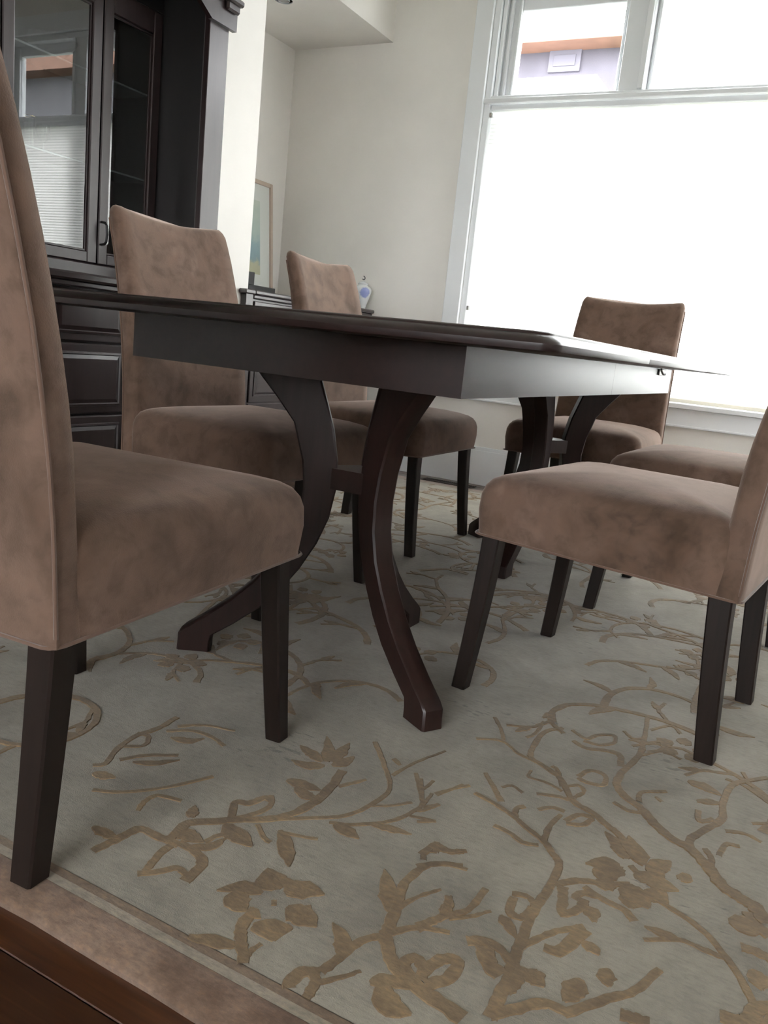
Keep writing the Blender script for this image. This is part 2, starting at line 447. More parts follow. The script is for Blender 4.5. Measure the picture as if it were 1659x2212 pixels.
def band(name, a, b, m, z):
    bm = bmesh.new(); r0, r1 = ring(a, z), ring(b, z)
    va = [bm.verts.new(p) for p in r0]; vb = [bm.verts.new(p) for p in r1]; n = len(va)
    for i in range(n): bm.faces.new((va[i], va[(i + 1) % n], vb[(i + 1) % n], vb[i]))
    obj(name, bm, m, rug)
band('pale_stripe', .057, .071, LINEM, zt + .0004)
band('tan_stripe', .071, .085, TANM, zt)
bx_ = bx(bmesh.new(), RX0 + .084 - rc.x, RX1 - .084 - rc.x, RY0 + .084 - rc.y, RY1 - .084 - rc.y, zt - .006, zt, 0)
obj('field', bx_, RUGM, rug)
# --- vine pattern: carved pile standing slightly proud, laid out on the floor plane
def floor_pt(px, py):
    d = RR * ((px - 829.5) / 1785.718) + DD * ((py - 1106) / 1785.718) + FF
    t = -EYE.z / d.z
    p = EYE + d * t
    return Vector((p.x, p.y))
VB = bmesh.new(); vk = [0]; rj = random.Random(4)
def ribbon(pts, w0, w1, leaf=False):
    """pts floor coords; w half widths start/end in metres"""
    # Catmull-Rom resample
    P_ = [pts[0] + (pts[0] - pts[1])] + list(pts) + [pts[-1] + (pts[-1] - pts[-2])]
    out = []
    for i in range(1, len(P_) - 2):
        for k in range(5):
            t = k / 5; a, b, c, d = P_[i - 1], P_[i], P_[i + 1], P_[i + 2]
            out.append(.5 * ((2 * b) + (c - a) * t + (2 * a - 5 * b + 4 * c - d) * t * t + (3 * b - a - 3 * c + d) * t ** 3))
    out.append(pts[-1]); n = len(out)
    vk[0] += 1; zz = .0009 + (vk[0] % 300) * 3e-6
    prev = None
    for i, p in enumerate(out):
        if not (RX0 + .085 < p.x < RX1 - .085 and RY0 + .083 < p.y < RY1 - .085): prev = None; continue
        a = out[max(0, i - 1)]; b = out[min(n - 1, i + 1)]; t = (b - a)
        if t.length < 1e-6: continue
        t.normalize(); s = Vector((-t.y, t.x)); u = i / (n - 1)
        w = w0 + (w1 - w0) * u
        if leaf: w = w0 * (math.sin(PI * min(1, u ** .85 * .95 + .05)) ** 1.0) + .0008
        wl = w * (1 + rj.uniform(-.16, .16)) + rj.uniform(-.0007, .0007); wr = w * (1 + rj.uniform(-.16, .16)) + rj.uniform(-.0007, .0007)
        cs = []
        zi = zz + i * 1.2e-5
        for q, z in ((-wl - .0015, -.0004), (-wl, zi), (wr, zi + 4e-6), (wr + .0015, -.0004)):
            cs.append(VB.verts.new((p.x + s.x * q - rc.x, p.y + s.y * q - rc.y, z - FZ)))
        if prev:
            for j in range(3): VB.faces.new((prev[j], cs[j], cs[j + 1], prev[j + 1]))
        prev = cs
def S(org, sc, w, pts, w1=None, leaf=False):
    ribbon([floor_pt(org[0] + a / sc, org[1] + b / sc) for a, b in pts], w, w if w1 is None else w1, leaf)
A = ((200, 1550), 2.0738); B = ((900, 1550), 2.186)
def kw(w): return None if w is None else w * .62 + .0006
def sa(w, pts, w1=None): S(*A, kw(w), pts, kw(w1))
def la(w, pts): S(*A, w * .82, pts, None, True)
def sb(w, pts, w1=None): S(*B, kw(w), pts, kw(w1))
def lb(w, pts): S(*B, w * .82, pts, None, True)
sa(.010, [(0, 600), (120, 540), (215, 500), (330, 545), (430, 475), (640, 460), (830, 450), (960, 400), (1050, 330), (1120, 240)], .011)
sa(.005, [(830, 455), (1000, 450), (1130, 440), (1240, 395), (1330, 320), (1310, 220), (1265, 110)])
sa(.004, [(1340, 260), (1450, 200), (1580, 150)], .002)
sa(.004, [(1380, 215), (1350, 185)], .006)
sa(.004, [(1060, 470), (1180, 480), (1330, 465), (1420, 430), (1475, 390), (1465, 320), (1450, 250)])
sa(.003, [(1420, 440), (1530, 462)]); sa(.003, [(1475, 400), (1520, 340)]); sa(.003, [(1480, 400), (1550, 390)])
sa(.003, [(1540, 350), (1659, 300)]); sa(.003, [(1240, 395), (1330, 395), (1430, 380)])
la(.009, [(1250, 480), (1340, 500), (1430, 525)]); la(.014, [(1080, 480), (1140, 510), (1195, 545)])
la(.014, [(845, 505), (870, 590), (880, 670)]); sa(.003, [(830, 510), (920, 530), (1010, 545)])
for q in ([(1040, 215), (960, 215), (890, 190)], [(1030, 200), (980, 160), (930, 125)], [(1050, 200), (1060, 150), (1050, 85)], [(1070, 200), (1110, 160), (1150, 115)], [(1070, 215), (1130, 200), (1170, 175)]): la(.013, q)
sa(.005, [(1100, 310), (1180, 290), (1225, 278)], .003)
sa(.009, [(385, 555), (310, 600), (260, 660), (230, 690)], .006); sa(.009, [(385, 560), (460, 600), (490, 660), (410, 735)], .012)
sa(.007, [(200, 700), (300, 690), (380, 675), (425, 710)]); sa(.010, [(330, 545), (390, 575)])
la(.010, [(440, 450), (448, 425), (458, 395)]); la(.016, [(370, 510), (430, 530), (500, 560)]); la(.010, [(440, 575), (520, 580), (600, 540)])
sa(.008, [(620, 450), (640, 380), (700, 385), (770, 360), (800, 370)]); la(.020, [(590, 480), (650, 530), (715, 580)])
sa(.006, [(640, 450), (700, 440), (790, 400), (800, 350)])
la(.014, [(870, 280), (940, 300), (1030, 330)]); la(.014, [(910, 310), (960, 350), (1010, 360)]); sa(.005, [(500, 560), (560, 530), (650, 520)])
sa(.005, [(740, 480), (770, 540), (800, 560)]); sa(.004, [(420, 470), (500, 475), (600, 470)])
# the big five-petalled flower
la(.027, [(822, 775), (800, 730), (785, 675)]); la(.022, [(860, 790), (940, 770), (1040, 795)]); la(.023, [(870, 850), (940, 890), (1005, 940)])
la(.030, [(800, 905), (800, 950), (810, 1005)]); la(.014, [(760, 790), (680, 760), (555, 775)]); la(.020, [(640, 780), (650, 830), (690, 870)])
la(.012, [(860, 765), (880, 745), (870, 720)]); sa(.007, [(800, 830), (825, 830)]); sa(.013, [(750, 880), (700, 890), (665, 950), (665, 1010), (675, 1070), (680, 1165)], .008)
sa(.016, [(690, 870), (720, 880)]); la(.011, [(650, 1025), (530, 1000), (405, 975)]); sa(.006, [(680, 1080), (710, 1045), (755, 1015)], .003)
sa(.008, [(1659, 600), (1600, 600), (1540, 570)]); sa(.005, [(1540, 600), (1490, 600), (1480, 640)])
sa(.006, [(1659, 665), (1560, 655), (1480, 670), (1400, 740), (1370, 830), (1330, 930), (1310, 975)], .012); la(.015, [(1340, 880), (1325, 780), (1308, 680)])
sa(.005, [(1350, 870), (1440, 810), (1560, 770)], .002); sa(.008, [(1320, 970), (1450, 940), (1600, 965)], .004)
sa(.007, [(1450, 935), (1560, 895), (1659, 870)], .006); la(.009, [(1560, 900), (1590, 850), (1605, 800)])
sa(.007, [(1310, 975), (1200, 1000), (1100, 1080), (1020, 1140)], .009); sa(.010, [(1020, 1140), (940, 1140), (880, 1200), (910, 1290)], .013)
sa(.008, [(910, 1290), (960, 1250), (1000, 1180), (980, 1150)]); la(.012, [(1110, 1070), (1120, 990), (1075, 920)])
sa(.005, [(1000, 1190), (1110, 1165), (1200, 1135)], .002); sa(.012, [(1310, 975), (1335, 1080), (1400, 1165), (1500, 1240), (1659, 1350)], .016)
sa(.010, [(1440, 1180), (1395, 1110), (1440, 1075), (1480, 1120), (1470, 1180)]); sa(.012, [(1480, 1140), (1560, 1085), (1635, 1095), (1590, 1170), (1490, 1200)])
la(.012, [(1240, 1190), (1330, 1180), (1430, 1215)]); la(.020, [(1290, 1190), (1330, 1290), (1430, 1330)])
sa(.006, [(0, 215), (60, 205), (110, 140), (200, 80), (290, 50), (380, 0)], .008); sa(.005, [(140, 130), (230, 125), (250, 85), (200, 70)])
sa(.005, [(330, 60), (450, 60), (540, 90), (590, 130)]); la(.010, [(350, 90), (430, 105), (500, 95)]); sa(.005, [(120, 190), (240, 170), (385, 170)]); la(.008, [(180, 200), (280, 205), (390, 190)])
sa(.004, [(0, 325), (130, 335), (350, 310), (540, 265)]); sa(.005, [(200, 420), (230, 380), (290, 350), (400, 375)]); la(.012, [(0, 250), (50, 260), (105, 270)])
sa(.006, [(380, 40), (500, 35), (640, 60)], .003); la(.01, [(0, 490), (60, 520), (120, 545)])
# right half
sb(.012, [(340, 1420), (400, 1300), (440, 1220), (460, 1140), (490, 1060), (530, 960), (580, 870), (640, 780), (672, 690), (640, 640), (600, 585), (530, 530), (460, 470), (370, 410), (275, 358)], .004)
sb(.004, [(325, 262), (370, 340), (400, 400)], .008); sb(.003, [(400, 330), (450, 322), (505, 357)]); sb(.007, [(600, 585), (630, 510), (680, 460)], .004)
sb(.006, [(365, 510), (440, 545), (500, 590), (575, 605)], .005); sb(.006, [(465, 470), (470, 430), (510, 420)])
sb(.006, [(690, 50), (600, 70), (550, 140), (540, 190), (600, 230), (680, 290), (740, 395), (830, 450), (900, 510), (960, 560), (1010, 640), (1080, 700)], .009)
sb(.003, [(540, 250), (530, 280), (620, 310), (690, 350)]); sb(.005, [(565, 360), (660, 372), (740, 395)]); sb(.005, [(570, 435), (640, 425), (700, 445)])
sb(.004, [(515, 95), (560, 75), (600, 20)]); sb(.005, [(640, 230), (665, 250), (690, 330)]); sb(.004, [(690, 330), (760, 320), (790, 350), (740, 380)])
sb(.006, [(760, 280), (820, 250), (890, 275), (880, 320), (800, 305), (765, 285)]); sb(.006, [(700, 490), (760, 460), (825, 475), (780, 508), (705, 500)])
sb(.008, [(650, 790), (760, 770), (900, 785), (1010, 790)]); sb(.009, [(690, 800), (690, 860), (690, 930), (770, 900), (790, 860)]); sb(.007, [(740, 860), (780, 830), (870, 850)])
sb(.006, [(790, 800), (880, 860), (980, 910), (1030, 965)], .009); la_ = lb
lb(.014, [(800, 935), (825, 920), (840, 970)])
for q in ([(960, 700), (890, 690), (795, 690)], [(950, 740), (880, 740), (850, 700)], [(990, 670), (960, 610), (890, 540)], [(1050, 690), (1040, 640), (1000, 560)], [(1100, 740), (1150, 700), (1200, 680)],
          [(1080, 780), (1160, 790), (1240, 820)], [(1040, 800), (1060, 860), (1100, 905)], [(1000, 790), (1010, 840), (1040, 880)]): lb(.018, q)
sb(.006, [(1010, 700), (1080, 760), (1150, 720)]); sb(.006, [(1040, 740), (1110, 740), (1170, 770)])
lb(.012, [(1240, 770), (1270, 755), (1290, 745)])
sb(.006, [(450, 830), (530, 850), (560, 895)]); sb(.008, [(455, 850), (440, 920), (500, 945), (545, 900)]); lb(.009, [(395, 935), (430, 980), (475, 1045)])
sb(.006, [(480, 1090), (560, 1050), (660, 1010), (790, 990)], .006); sb(.010, [(600, 1085), (680, 1100), (790, 1000)], .016); lb(.010, [(780, 1060), (830, 1090), (865, 1125)])
sb(.013, [(235, 1055), (330, 1060), (400, 1100), (440, 1160)], .006); sb(.018, [(320, 1080), (340, 1160), (400, 1220)], .016)
lb(.016, [(530, 1190), (560, 1230), (605, 1275)]); lb(.012, [(905, 1188), (895, 1230), (910, 1275)]); lb(.017, [(780, 1240), (740, 1290), (695, 1345)])
sb(.010, [(340, 1410), (480, 1375), (600, 1350), (720, 1395)]); sb(.009, [(690, 1400), (900, 1330), (1030, 1290), (1145, 1190)], .006); sb(.012, [(960, 1400), (1020, 1420), (1100, 1445)])
sb(.010, [(420, 1300), (470, 1250), (500, 1180)]); sb(.006, [(0, 1005), (80, 965), (130, 940), (240, 910), (325, 810)], .006); sb(.006, [(130, 935), (150, 845)]); sb(.004, [(150, 950), (250, 940), (350, 915)], .002)
sb(.008, [(20, 650), (90, 600), (130, 630), (235, 630)], .004); sb(.007, [(0, 705), (120, 690), (240, 720)], .004); sb(.005, [(90, 640), (95, 590)])
sb(.003, [(85, 362), (160, 340), (250, 322)]); sb(.004, [(0, 440), (40, 435), (105, 410)]); sb(.004, [(20, 290), (30, 430)]); sb(.003, [(30, 340), (80, 300)]); sb(.003, [(0, 492), (90, 490)])
sb(.005, [(735, 60), (800, 100), (850, 85), (930, 85), (930, 120), (860, 130), (790, 110)]); sb(.006, [(740, 110), (800, 145), (900, 158), (960, 180), (965, 235)], .009)
sb(.005, [(1090, 0), (1075, 100), (1050, 180), (965, 260)], .009); sb(.009, [(965, 260), (945, 310), (980, 370), (1060, 430), (1120, 500), (1200, 570), (1290, 620), (1370, 700), (1440, 790), (1520, 850), (1600, 900), (1659, 980)], .018)
sb(.005, [(930, 400), (1000, 440), (1060, 450)]); sb(.005, [(1050, 400), (1060, 355), (1180, 350)]); sb(.004, [(1130, 375), (1160, 400)])
sb(.005, [(1085, 125), (1150, 115), (1160, 150), (1090, 165)]); sb(.004, [(980, 65), (1020, 100), (1075, 100)]); sb(.004, [(1100, 60), (1200, 40), (1250, 80)]); sb(.004, [(1060, 180), (1160, 160), (1250, 200)])
sb(.007, [(1659, 285), (1560, 300), (1490, 320), (1445, 400), (1440, 480), (1360, 530), (1290, 580), (1300, 640)], .009); lb(.016, [(1280, 300), (1360, 330), (1440, 370)]); lb(.010, [(1320, 395), (1390, 400), (1450, 410)])
sb(.006, [(1330, 440), (1335, 490), (1400, 480)]); sb(.006, [(1455, 535), (1550, 550), (1630, 590)], .003); sb(.006, [(1360, 620), (1390, 660), (1390, 710)]); sb(.005, [(1425, 655), (1460, 600), (1525, 610)])
lb(.022, [(1470, 960), (1570, 985), (1670, 1010)]); sb(.012, [(1530, 1085), (1600, 1105), (1670, 1140)]); lb(.02, [(1560, 1230), (1620, 1240), (1680, 1260)]); sb(.014, [(1430, 1405), (1550, 1440), (1600, 1380), (1680, 1370)]); sb(.012, [(1560, 920), (1600, 980), (1670, 1040)])
sb(.004, [(1460, 290), (1510, 310)]); sb(.004, [(1540, 260), (1565, 300)]); sb(.004, [(1580, 500), (1659, 500)]); sb(.004, [(280, 100), (400, 110), (480, 170), (540, 200)])
sb(.004, [(370, 0), (400, 60), (410, 110)])
# the rest of the field repeats the same kind of vine
rng = random.Random(21)
def flower(c, r):
    a0 = rng.random() * 6.28
    for k in range(5):
        a = a0 + k * 1.2566; d = Vector((math.cos(a), math.sin(a)))
        ribbon([c + d * r * .35, c + d * r * .7, c + d * r], r * .26, 0, True)
def vine(p, a, n, w):
    pts = [p.copy()]; cur = rng.choice((-1, 1)) * .35
    for i in range(n):
        a += cur; cur += rng.uniform(-.32, .32); cur = max(-.55, min(.55, cur))
        p = p + Vector((math.cos(a), math.sin(a))) * .055; pts.append(p.copy())
        if i % 2 == 1:
            s = rng.choice((-1, 1)); b = a + s * rng.uniform(.6, 1.1); d = Vector((math.cos(b), math.sin(b)))
            e = Vector((math.cos(b + s * .6), math.sin(b + s * .6)))
            if rng.random() < .6: ribbon([p, p + d * .04, p + d * .055 + e * .03], rng.uniform(.007, .012), 0, True)
            else:
                q = p + d * .06; ribbon([p, p + d * .03, q, q + e * .05], .0045, .003)
                ribbon([q, q + d * .02, q + d * .045], .007, 0, True)
    ribbon(pts, w, w * .45)
    if rng.random() < .55: flower(p, .055)
def visible_traced(p):
    if p.y > 1.42: return False
    d = Vector((p.x, p.y, 0)) - EYE; f = d.dot(FF)
    if f < .1: return False
    u = 829.5 + 1785.7 * d.dot(RR) / f; v = 1106 + 1785.7 * d.dot(DD) / f
    return 190 < u < 1720 and 1560 < v < 2280
for gx in range(11):
    for gy in range(15):
        p = Vector((RX0 + .15 + gx * .235 + rng.uniform(-.07, .07), RY0 + .13 + gy * .235 + rng.uniform(-.07, .07)))
        a = rng.uniform(.9, 2.4)
        e = p + Vector((math.cos(a), math.sin(a))) * .2
        if visible_traced(p) or visible_traced(e): continue
        vine(p, a, rng.randint(6, 9), rng.uniform(.006, .009))
VB.normal_update()
for f in VB.faces:
    if f.normal.z < 0: f.normal_flip()
vme = bpy.data.meshes.new('vine_pattern'); VB.to_mesh(vme); VB.free(); vme.materials.append(VINEM)
vo = link(bpy.data.objects.new('vine_pattern', vme)); vo.parent = rug; tag(vo, kind='stuff')

# ================================================================== CHAIRS
def back_prof(z):
    """(rear y, front y) of the backrest at height z"""
    K = [(.345, -.260, -.205), (.47, -.264, -.214), (.56, -.271, -.219), (.62, -.279, -.226), (.71, -.293, -.241), (.80, -.312, -.262), (.90, -.337, -.289), (1.02, -.375, -.333)]
    for (z0, a0, b0), (z1, a1, b1) in zip(K, K[1:]):
        if z <= z1 or z1 == 1.02:
            t = (z - z0) / (z1 - z0); return a0 + (a1 - a0) * t, b0 + (b1 - b0) * t
def build_chair():
    root = empty('dining_chair')
    # --- seat
    rings = []
    for d, z in ((0.0, .352), (0.0, .36), (0, .405), (.001, .438), (.005, .456), (.014, .470), (.030, .479), (.060, .487), (.10, .494), (.15, .499), (.205, .502)):
        pts = []
        rz_ = max(.018, .03 - d)
        for (x, y) in rrect(-.269 + d, .269 - d, -.235 + min(d, .19), .276 - d, max(.02, .035 - d * .3), 5):
            tp = 1 - .10 * (.26 - y) / .5      # a little narrower at the back
            zz = z
            if z < .37: zz = z - .020 * (.26 - y) / .5
            bul = .004 * math.sin(PI * max(0, min(1, (z - .36) / .11)))
            pts.append((x * tp * (1 + bul / .26), y + (bul if y > .2 else 0), zz))
        rings.append(pts)
    bm = loft(bmesh.new(), rings)
    obj('seat', bm, SUEDE, root, 60)
    # --- backrest
    nx = 12; rings = []
    levels = [.331, .36, .40, .45, .50, .56, .62, .68, .74, .80, .86, .92, .97, .995, 1.008, 1.015, 1.018]
    for li, z in enumerate(levels):
        yr, yf = back_prof(z)
        t = (z - .345) / .67
        hw = .241 - .020 * max(0, t) ** 1.1
        top = max(0, (z - .985) / .033)
        inset = .016 * (1 - math.sqrt(max(0, 1 - top * top))) if top > 0 else 0
        hw -= inset; yr += inset * .9; yf -= inset * .9
        conc = .016 * min(1, max(0, (z - .55) / .35))
        pts = []
        def P2(x, y):
            u = x / hw
            zz = z - (.016 * (1 - u * u)) * max(0, (z - .80) / .22) ** 1.5
            return (x, y - conc * (1 - u * u), zz)
        front = [P2(-hw + .012 + (2 * hw - .024) * i / nx, yf) for i in range(nx + 1)]
        rear = [P2(hw - .006 - (2 * hw - .012) * i / nx, yr) for i in range(nx + 1)]
        ring_ = [P2(-hw + .002, yf - .010)] + front + [P2(hw - .002, yf - .010), P2(hw, (yr + yf) / 2), P2(hw, yr + .004)] + rear + [P2(-hw, yr + .004), P2(-hw, (yr + yf) / 2)]
        rings.append(ring_)
    bm = loft(bmesh.new(), rings)
    bk = obj('backrest', bm, SUEDE, root, 55)
    # piping down both rear edges and over the top; folded seam beside the seat
    for s in (-1, 1):
        bm = bmesh.new(); pts = []
        for z in [.345 + .0335 * k for k in range(20)]:
            yr, yf = back_prof(z); t = (z - .345) / .67; pts.append((s * (.2415 - .020 * t ** 1.1), yr + .003, z))
        tube(bm, pts, .0028, 6)
        obj('piping', bm, SEAM, bk, 60)
    # bottom welt
    bm = bmesh.new()
    loop = [(x * (1 - .10 * (.26 - y) / .5), y, .354 - .021 * (.26 - y) / .5) for x, y in rrect(-.2685, .2685, -.262, .2755, .02, 3)]
    tube(bm, loop, .0026, 6, closed=True)
    obj('welt', bm, SEAM, root, 60)
    # seat frame board under the upholstery
    # legs
    for s in (-1, 1):
        bm = bmesh.new(); rings = []
        for k in range(7):
            u = k / 6; z = .352 * (1 - u)
            w = .040 - .008 * u
            xo = .249 + .0115 * u; yo = .262 + .024 * u ** 1.4
            c = .003
            rings.append([(s * x, y, z) for x, y in ((xo - c, yo), (xo, yo - c), (xo, yo - w + c), (xo - c, yo - w), (xo - w + c, yo - w), (xo - w, yo - w + c), (xo - w, yo - c), (xo - w + c, yo))])
        obj('leg', loft(bm, rings), LEGW, root)
        bm = bmesh.new(); rings = []
        for k in range(7):
            u = k / 6; z = .336 * (1 - u)
            w = .044 - .008 * u
            xo = .224 - .014 * u; yo = -.244 - .018 * u ** 1.3
            c = .003
            rings.append([(s * x, y, z) for x, y in ((xo - c, yo), (xo, yo + c), (xo, yo + w - c), (xo - c, yo + w), (xo - w + c, yo + w), (xo - w, yo + w - c), (xo - w, yo + c), (xo - w + c, yo))])
        obj('leg', loft(bm, rings), LEGW, root)
    return root
chair0 = build_chair()
def copy_tree(o, parent=None):
    c = o.copy(); COL.objects.link(c)
    if parent: c.parent = parent
    for ch in list(o.children): copy_tree(ch, c)
    return c
D = math.radians
CH = [(-1.003, .892, 3.2, 'brown suede dining chair at the near end of the table, its back to the viewer'),
      (-.307, 1.846, 84.2, 'nearest brown suede dining chair on the right side of the table, seen from its side'),
      (-.252, 2.701, 88.6, 'brown suede dining chair on the right side, mostly hidden behind the nearest one'),
      (-1.442, 1.925, -92.4, 'brown suede dining chair on the left side with its back before the china cabinet'),
      (-1.468, 2.806, -89.3, 'brown suede dining chair on the left side with its back before the sideboard'),
      (-.840, 3.43, 178., 'brown suede dining chair at the far table end, its back against the bright window')]
for i, (x, y_, a, lab) in enumerate(CH):
    c = chair0 if i == 0 else copy_tree(chair0)
    c.location = (x, y_, .0025); c.rotation_euler = (0, 0, D(a))
    tag(c, lab, 'chair', 'suede dining chairs around the table')

# ================================================================== TABLE
TX0, TX1, TY0, TY1 = -1.42, -.338, 1.12, 3.42
tb = tag(empty('dining_table', ((TX0 + TX1) / 2, (TY0 + TY1) / 2, .002)), 'long dark mahogany dining table on two curved tripod pedestals', 'table')
tc = tb.location
def leaf_mesh(y0, y1, r0, r1):
    """one board of the top: rounded outer corners r0 at y0, r1 at y1"""
    rings = []
    for ins, z in ((.006, .735), (.001, .738), (0, .742), (0, .748), (.003, .752), (.010, .757), (.016, .7595), (.020, .7605), (.021, .7632), (.024, .765)):
        pts = []
        X0, X1 = TX0 + ins - tc.x, TX1 - ins - tc.x
        Y0 = y0 + (ins if r0 else 0) - tc.y; Y1 = y1 - (ins if r1 else 0) - tc.y
        for cx_, cy_, a0, r in ((X1, Y1, 0, r1), (X0, Y1, 90, r1), (X0, Y0, 180, r0), (X1, Y0, 270, r0)):
            r = r or .0004
            sx = -1 if a0 in (0, 270) else 1; sy = -1 if a0 in (0, 90) else 1
            for k in range(7):
                a = math.radians(a0 + 90 * k / 6)
                pts.append((cx_ + sx * r + r * math.cos(a), cy_ + sy * r + r * math.sin(a), z))
        rings.append(pts)
    return loft(bmesh.new(), rings)
s1, s2 = 1.785, 2.70
obj('top_board', leaf_mesh(TY0, s1 - .0005, .03, 0), TABW, tb, 30)
obj('top_board', leaf_mesh(s1 + .0005, s2 - .0005, 0, 0), TABW, tb, 30)
obj('top_board', leaf_mesh(s2 + .0005, TY1, 0, .03), TABW, tb, 30)
AX0, AX1, AY0, AY1 = -1.24, -.523, 1.25, 3.20
def tbx(name, x0, x1, y0, y1, z0, z1, m=TABW, p=None, bev=.002):
    return box(name, x0 - tc.x, x1 - tc.x, y0 - tc.y, y1 - tc.y, z0, z1, m, p or tb, bev)
def apron(poly):
    bm = loft(bmesh.new(), [[(x - tc.x, y - tc.y, z) for x, y in poly] for z in (.65, .735)])
    obj('apron', bm, TABW, tb)
T_ = .022; AM = 2.30
apron([(AX0, AY0), (AX1, AY0), (AX1 - T_, AY0 + T_), (AX0 + T_, AY0 + T_)])
apron([(AX0, AY1), (AX0 + T_, AY1 - T_), (AX1 - T_, AY1 - T_), (AX1, AY1)])
for o_, i_ in ((AX1, AX1 - T_), (AX0, AX0 + T_)):
    apron([(o_, AY0 + .0004), (o_, AM), (i_, AM), (i_, AY0 + T_)])
    apron([(o_, AM + .0012), (o_, AY1 - .0004), (i_, AY1 - T_), (i_, AM + .0012)])
# latch under the far right edge
lt = tbx('latch', AX1, AX1 + .006, 2.93, 3.06, .712, .733, STEEL)
bm = bmesh.new(); tube(bm, [(AX1 + .008 - tc.x, 2.94 + .09 * k / 10 - tc.y, .733 - .017 * math.sin(PI * min(1, k / 10 * .62))) for k in range(11)], .0035, 6)
obj('latch_arm', bm, STEEL, lt)
# pedestals
INN = [(.105, .655), (.098, .635), (.082, .59), (.062, .53), (.048, .46), (.046, .40), (.056, .335), (.078, .275), (.112, .213), (.15, .16), (.195, .113), (.25, .071), (.296, .040), (.300, .020), (.300, .0)]
OUT = [(.245, .655), (.230, .635), (.190, .59), (.150, .54), (.126, .46), (.118, .40), (.122, .335), (.142, .275), (.175, .222), (.215, .172), (.262, .126), (.315, .084), (.360, .052), (.372, .040), (.374, .0)]
def ped(cx, cy, az0):
    pd = empty('pedestal', (cx - tc.x, cy - tc.y, 0), 0, tb)
    hb = bmesh.new()
    for k in range(3):
        a = math.radians(az0 + 120 * k); u = Vector((math.cos(a), math.sin(a), 0)); n = Vector((-u.y, u.x, 0))
        bm = bmesh.new(); rings = []
        c = .004
        for (ri, zi), (ro, zo) in zip(INN, OUT):
            pi = u * ri + Vector((0, 0, zi)); po = u * ro + Vector((0, 0, zo)); h = .024
            e = (po - pi).normalized()
            rings.append([pi + n * (h - c), pi + n * h + e * c, po + n * h - e * c, po + n * (h - c), po - n * (h - c), po - n * h - e * c, pi - n * h + e * c, pi - n * (h - c)])
        obj('leg', loft(bm, rings), TLEG, pd, 40)
    # hub between the legs
    pts = []
    for k in range(3):
        for s in (-1, 1):
            a = math.radians(az0 + 120 * k); u = Vector((math.cos(a), math.sin(a))); n = Vector((-u.y, u.x))
            p = u * .062 + n * (.0225 * s); pts.append(p)
    loft(hb, [[(p.x, p.y, .402) for p in pts], [(p.x, p.y, .448) for p in pts]])
    obj('hub', hb, TLEG, pd)
    bm = bmesh.new()
    bx(bm, -.30, .30, -.19, .19, .655, .735, .002); obj('mounting_block', bm, TABW, pd)
ped(-.882, 1.580, 210); ped(-.858, 2.925, 30)

# ================================================================== CHINA CABINET
XF, XD, XB = -2.05, -2.257, -2.485
hy0, hy1 = .984, 2.456; IY0, IY1 = 1.083, 2.357
hc = tag(empty('china_cabinet', (-2.27, (hy0 + hy1) / 2, FZ)), 'tall dark cherry china cabinet with glass doors above drawers', 'cabinet')
def hb(name, x0, x1, y0, y1, z0, z1, m=HUTW, p=None, bev=.002):
    o = hc.location
    return box(name, x0 - o.x, x1 - o.x, y0 - o.y, y1 - o.y, z0 - o.z, z1 - o.z, m, p or hc, bev)
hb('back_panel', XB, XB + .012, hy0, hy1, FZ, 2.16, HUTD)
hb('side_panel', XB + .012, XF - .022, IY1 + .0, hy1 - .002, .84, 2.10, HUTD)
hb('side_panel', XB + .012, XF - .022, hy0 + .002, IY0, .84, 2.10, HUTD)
hb('post', XF - .022, XF, IY1, hy1, .84, 1.79)
hb('post', XF - .022, XF, hy0, IY0, .84, 1.79)
hb('lower_case', XB + .012, XF - .02, hy0, hy1, .09, .80, HUTD)
hb('plinth', XB + .012, -2.166, hy0 + .01, hy1 - .01, FZ, .09, HUTD)
ct = hb('countertop', XB + .012, XF + .022, hy0 - .012, hy1 + .012, .815, .84, bev=.006)
hb('cornice_strip', XB + .012, XF + .008, hy0 - .004, hy1 + .004, .797, .815, bev=.004)
hb('upper_sill', XB + .012, XD + .010, IY0, IY1, .84, .885, bev=.003)
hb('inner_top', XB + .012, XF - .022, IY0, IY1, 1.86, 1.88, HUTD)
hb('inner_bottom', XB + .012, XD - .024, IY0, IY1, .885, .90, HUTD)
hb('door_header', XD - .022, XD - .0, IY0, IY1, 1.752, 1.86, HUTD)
# arched fascia with canted ends
def prism(name, poly, x0, x1, m, p, bev=0):
    o = p.location if p is hc else hc.location
    bm = bmesh.new()
    loft(bm, [[(x0 - hc.location.x, y - hc.location.y, z - hc.location.z) for y, z in poly], [(x1 - hc.location.x, y - hc.location.y, z - hc.location.z) for y, z in poly]])
    return obj(name, bm, m, p)
prism('arched_fascia', [(hy0 - .018, 1.722), (IY0 + .012, 1.722), (IY0 + .085, 1.775), (IY0 + .22, 1.835), (1.72, 1.87), (IY1 - .22, 1.835), (IY1 - .085, 1.765), (IY1 - .012, 1.722), (hy1 + .018, 1.722), (hy1 + .018, 2.08), (hy0 - .018, 2.08)], XF, XF + .018, HUTW, hc)
for ya, yb in ((IY1 + .048, hy1 + .016), (hy0 - .016, IY0 - .048)):
    cp = hb('corbel', XF + .018, XF + .034, ya, yb, 1.772, 1.84, bev=.006)
    hb('corbel_moulding', XF + .018, XF + .048, ya - .004, yb + .004, 1.795, 1.816, p=None, bev=.006)
    hb('corbel_cap', XF + .018, XF + .06, ya - .006, yb + .008, 1.84, 1.87, bev=.008)
hb('crown_moulding', XB + .012, XF + .05, hy0 - .05, hy1 + .05, 2.08, 2.12, bev=.012)
hb('crown_moulding', XB + .012, XF + .08, hy0 - .08, hy1 + .08, 2.12, 2.17, bev=.012)
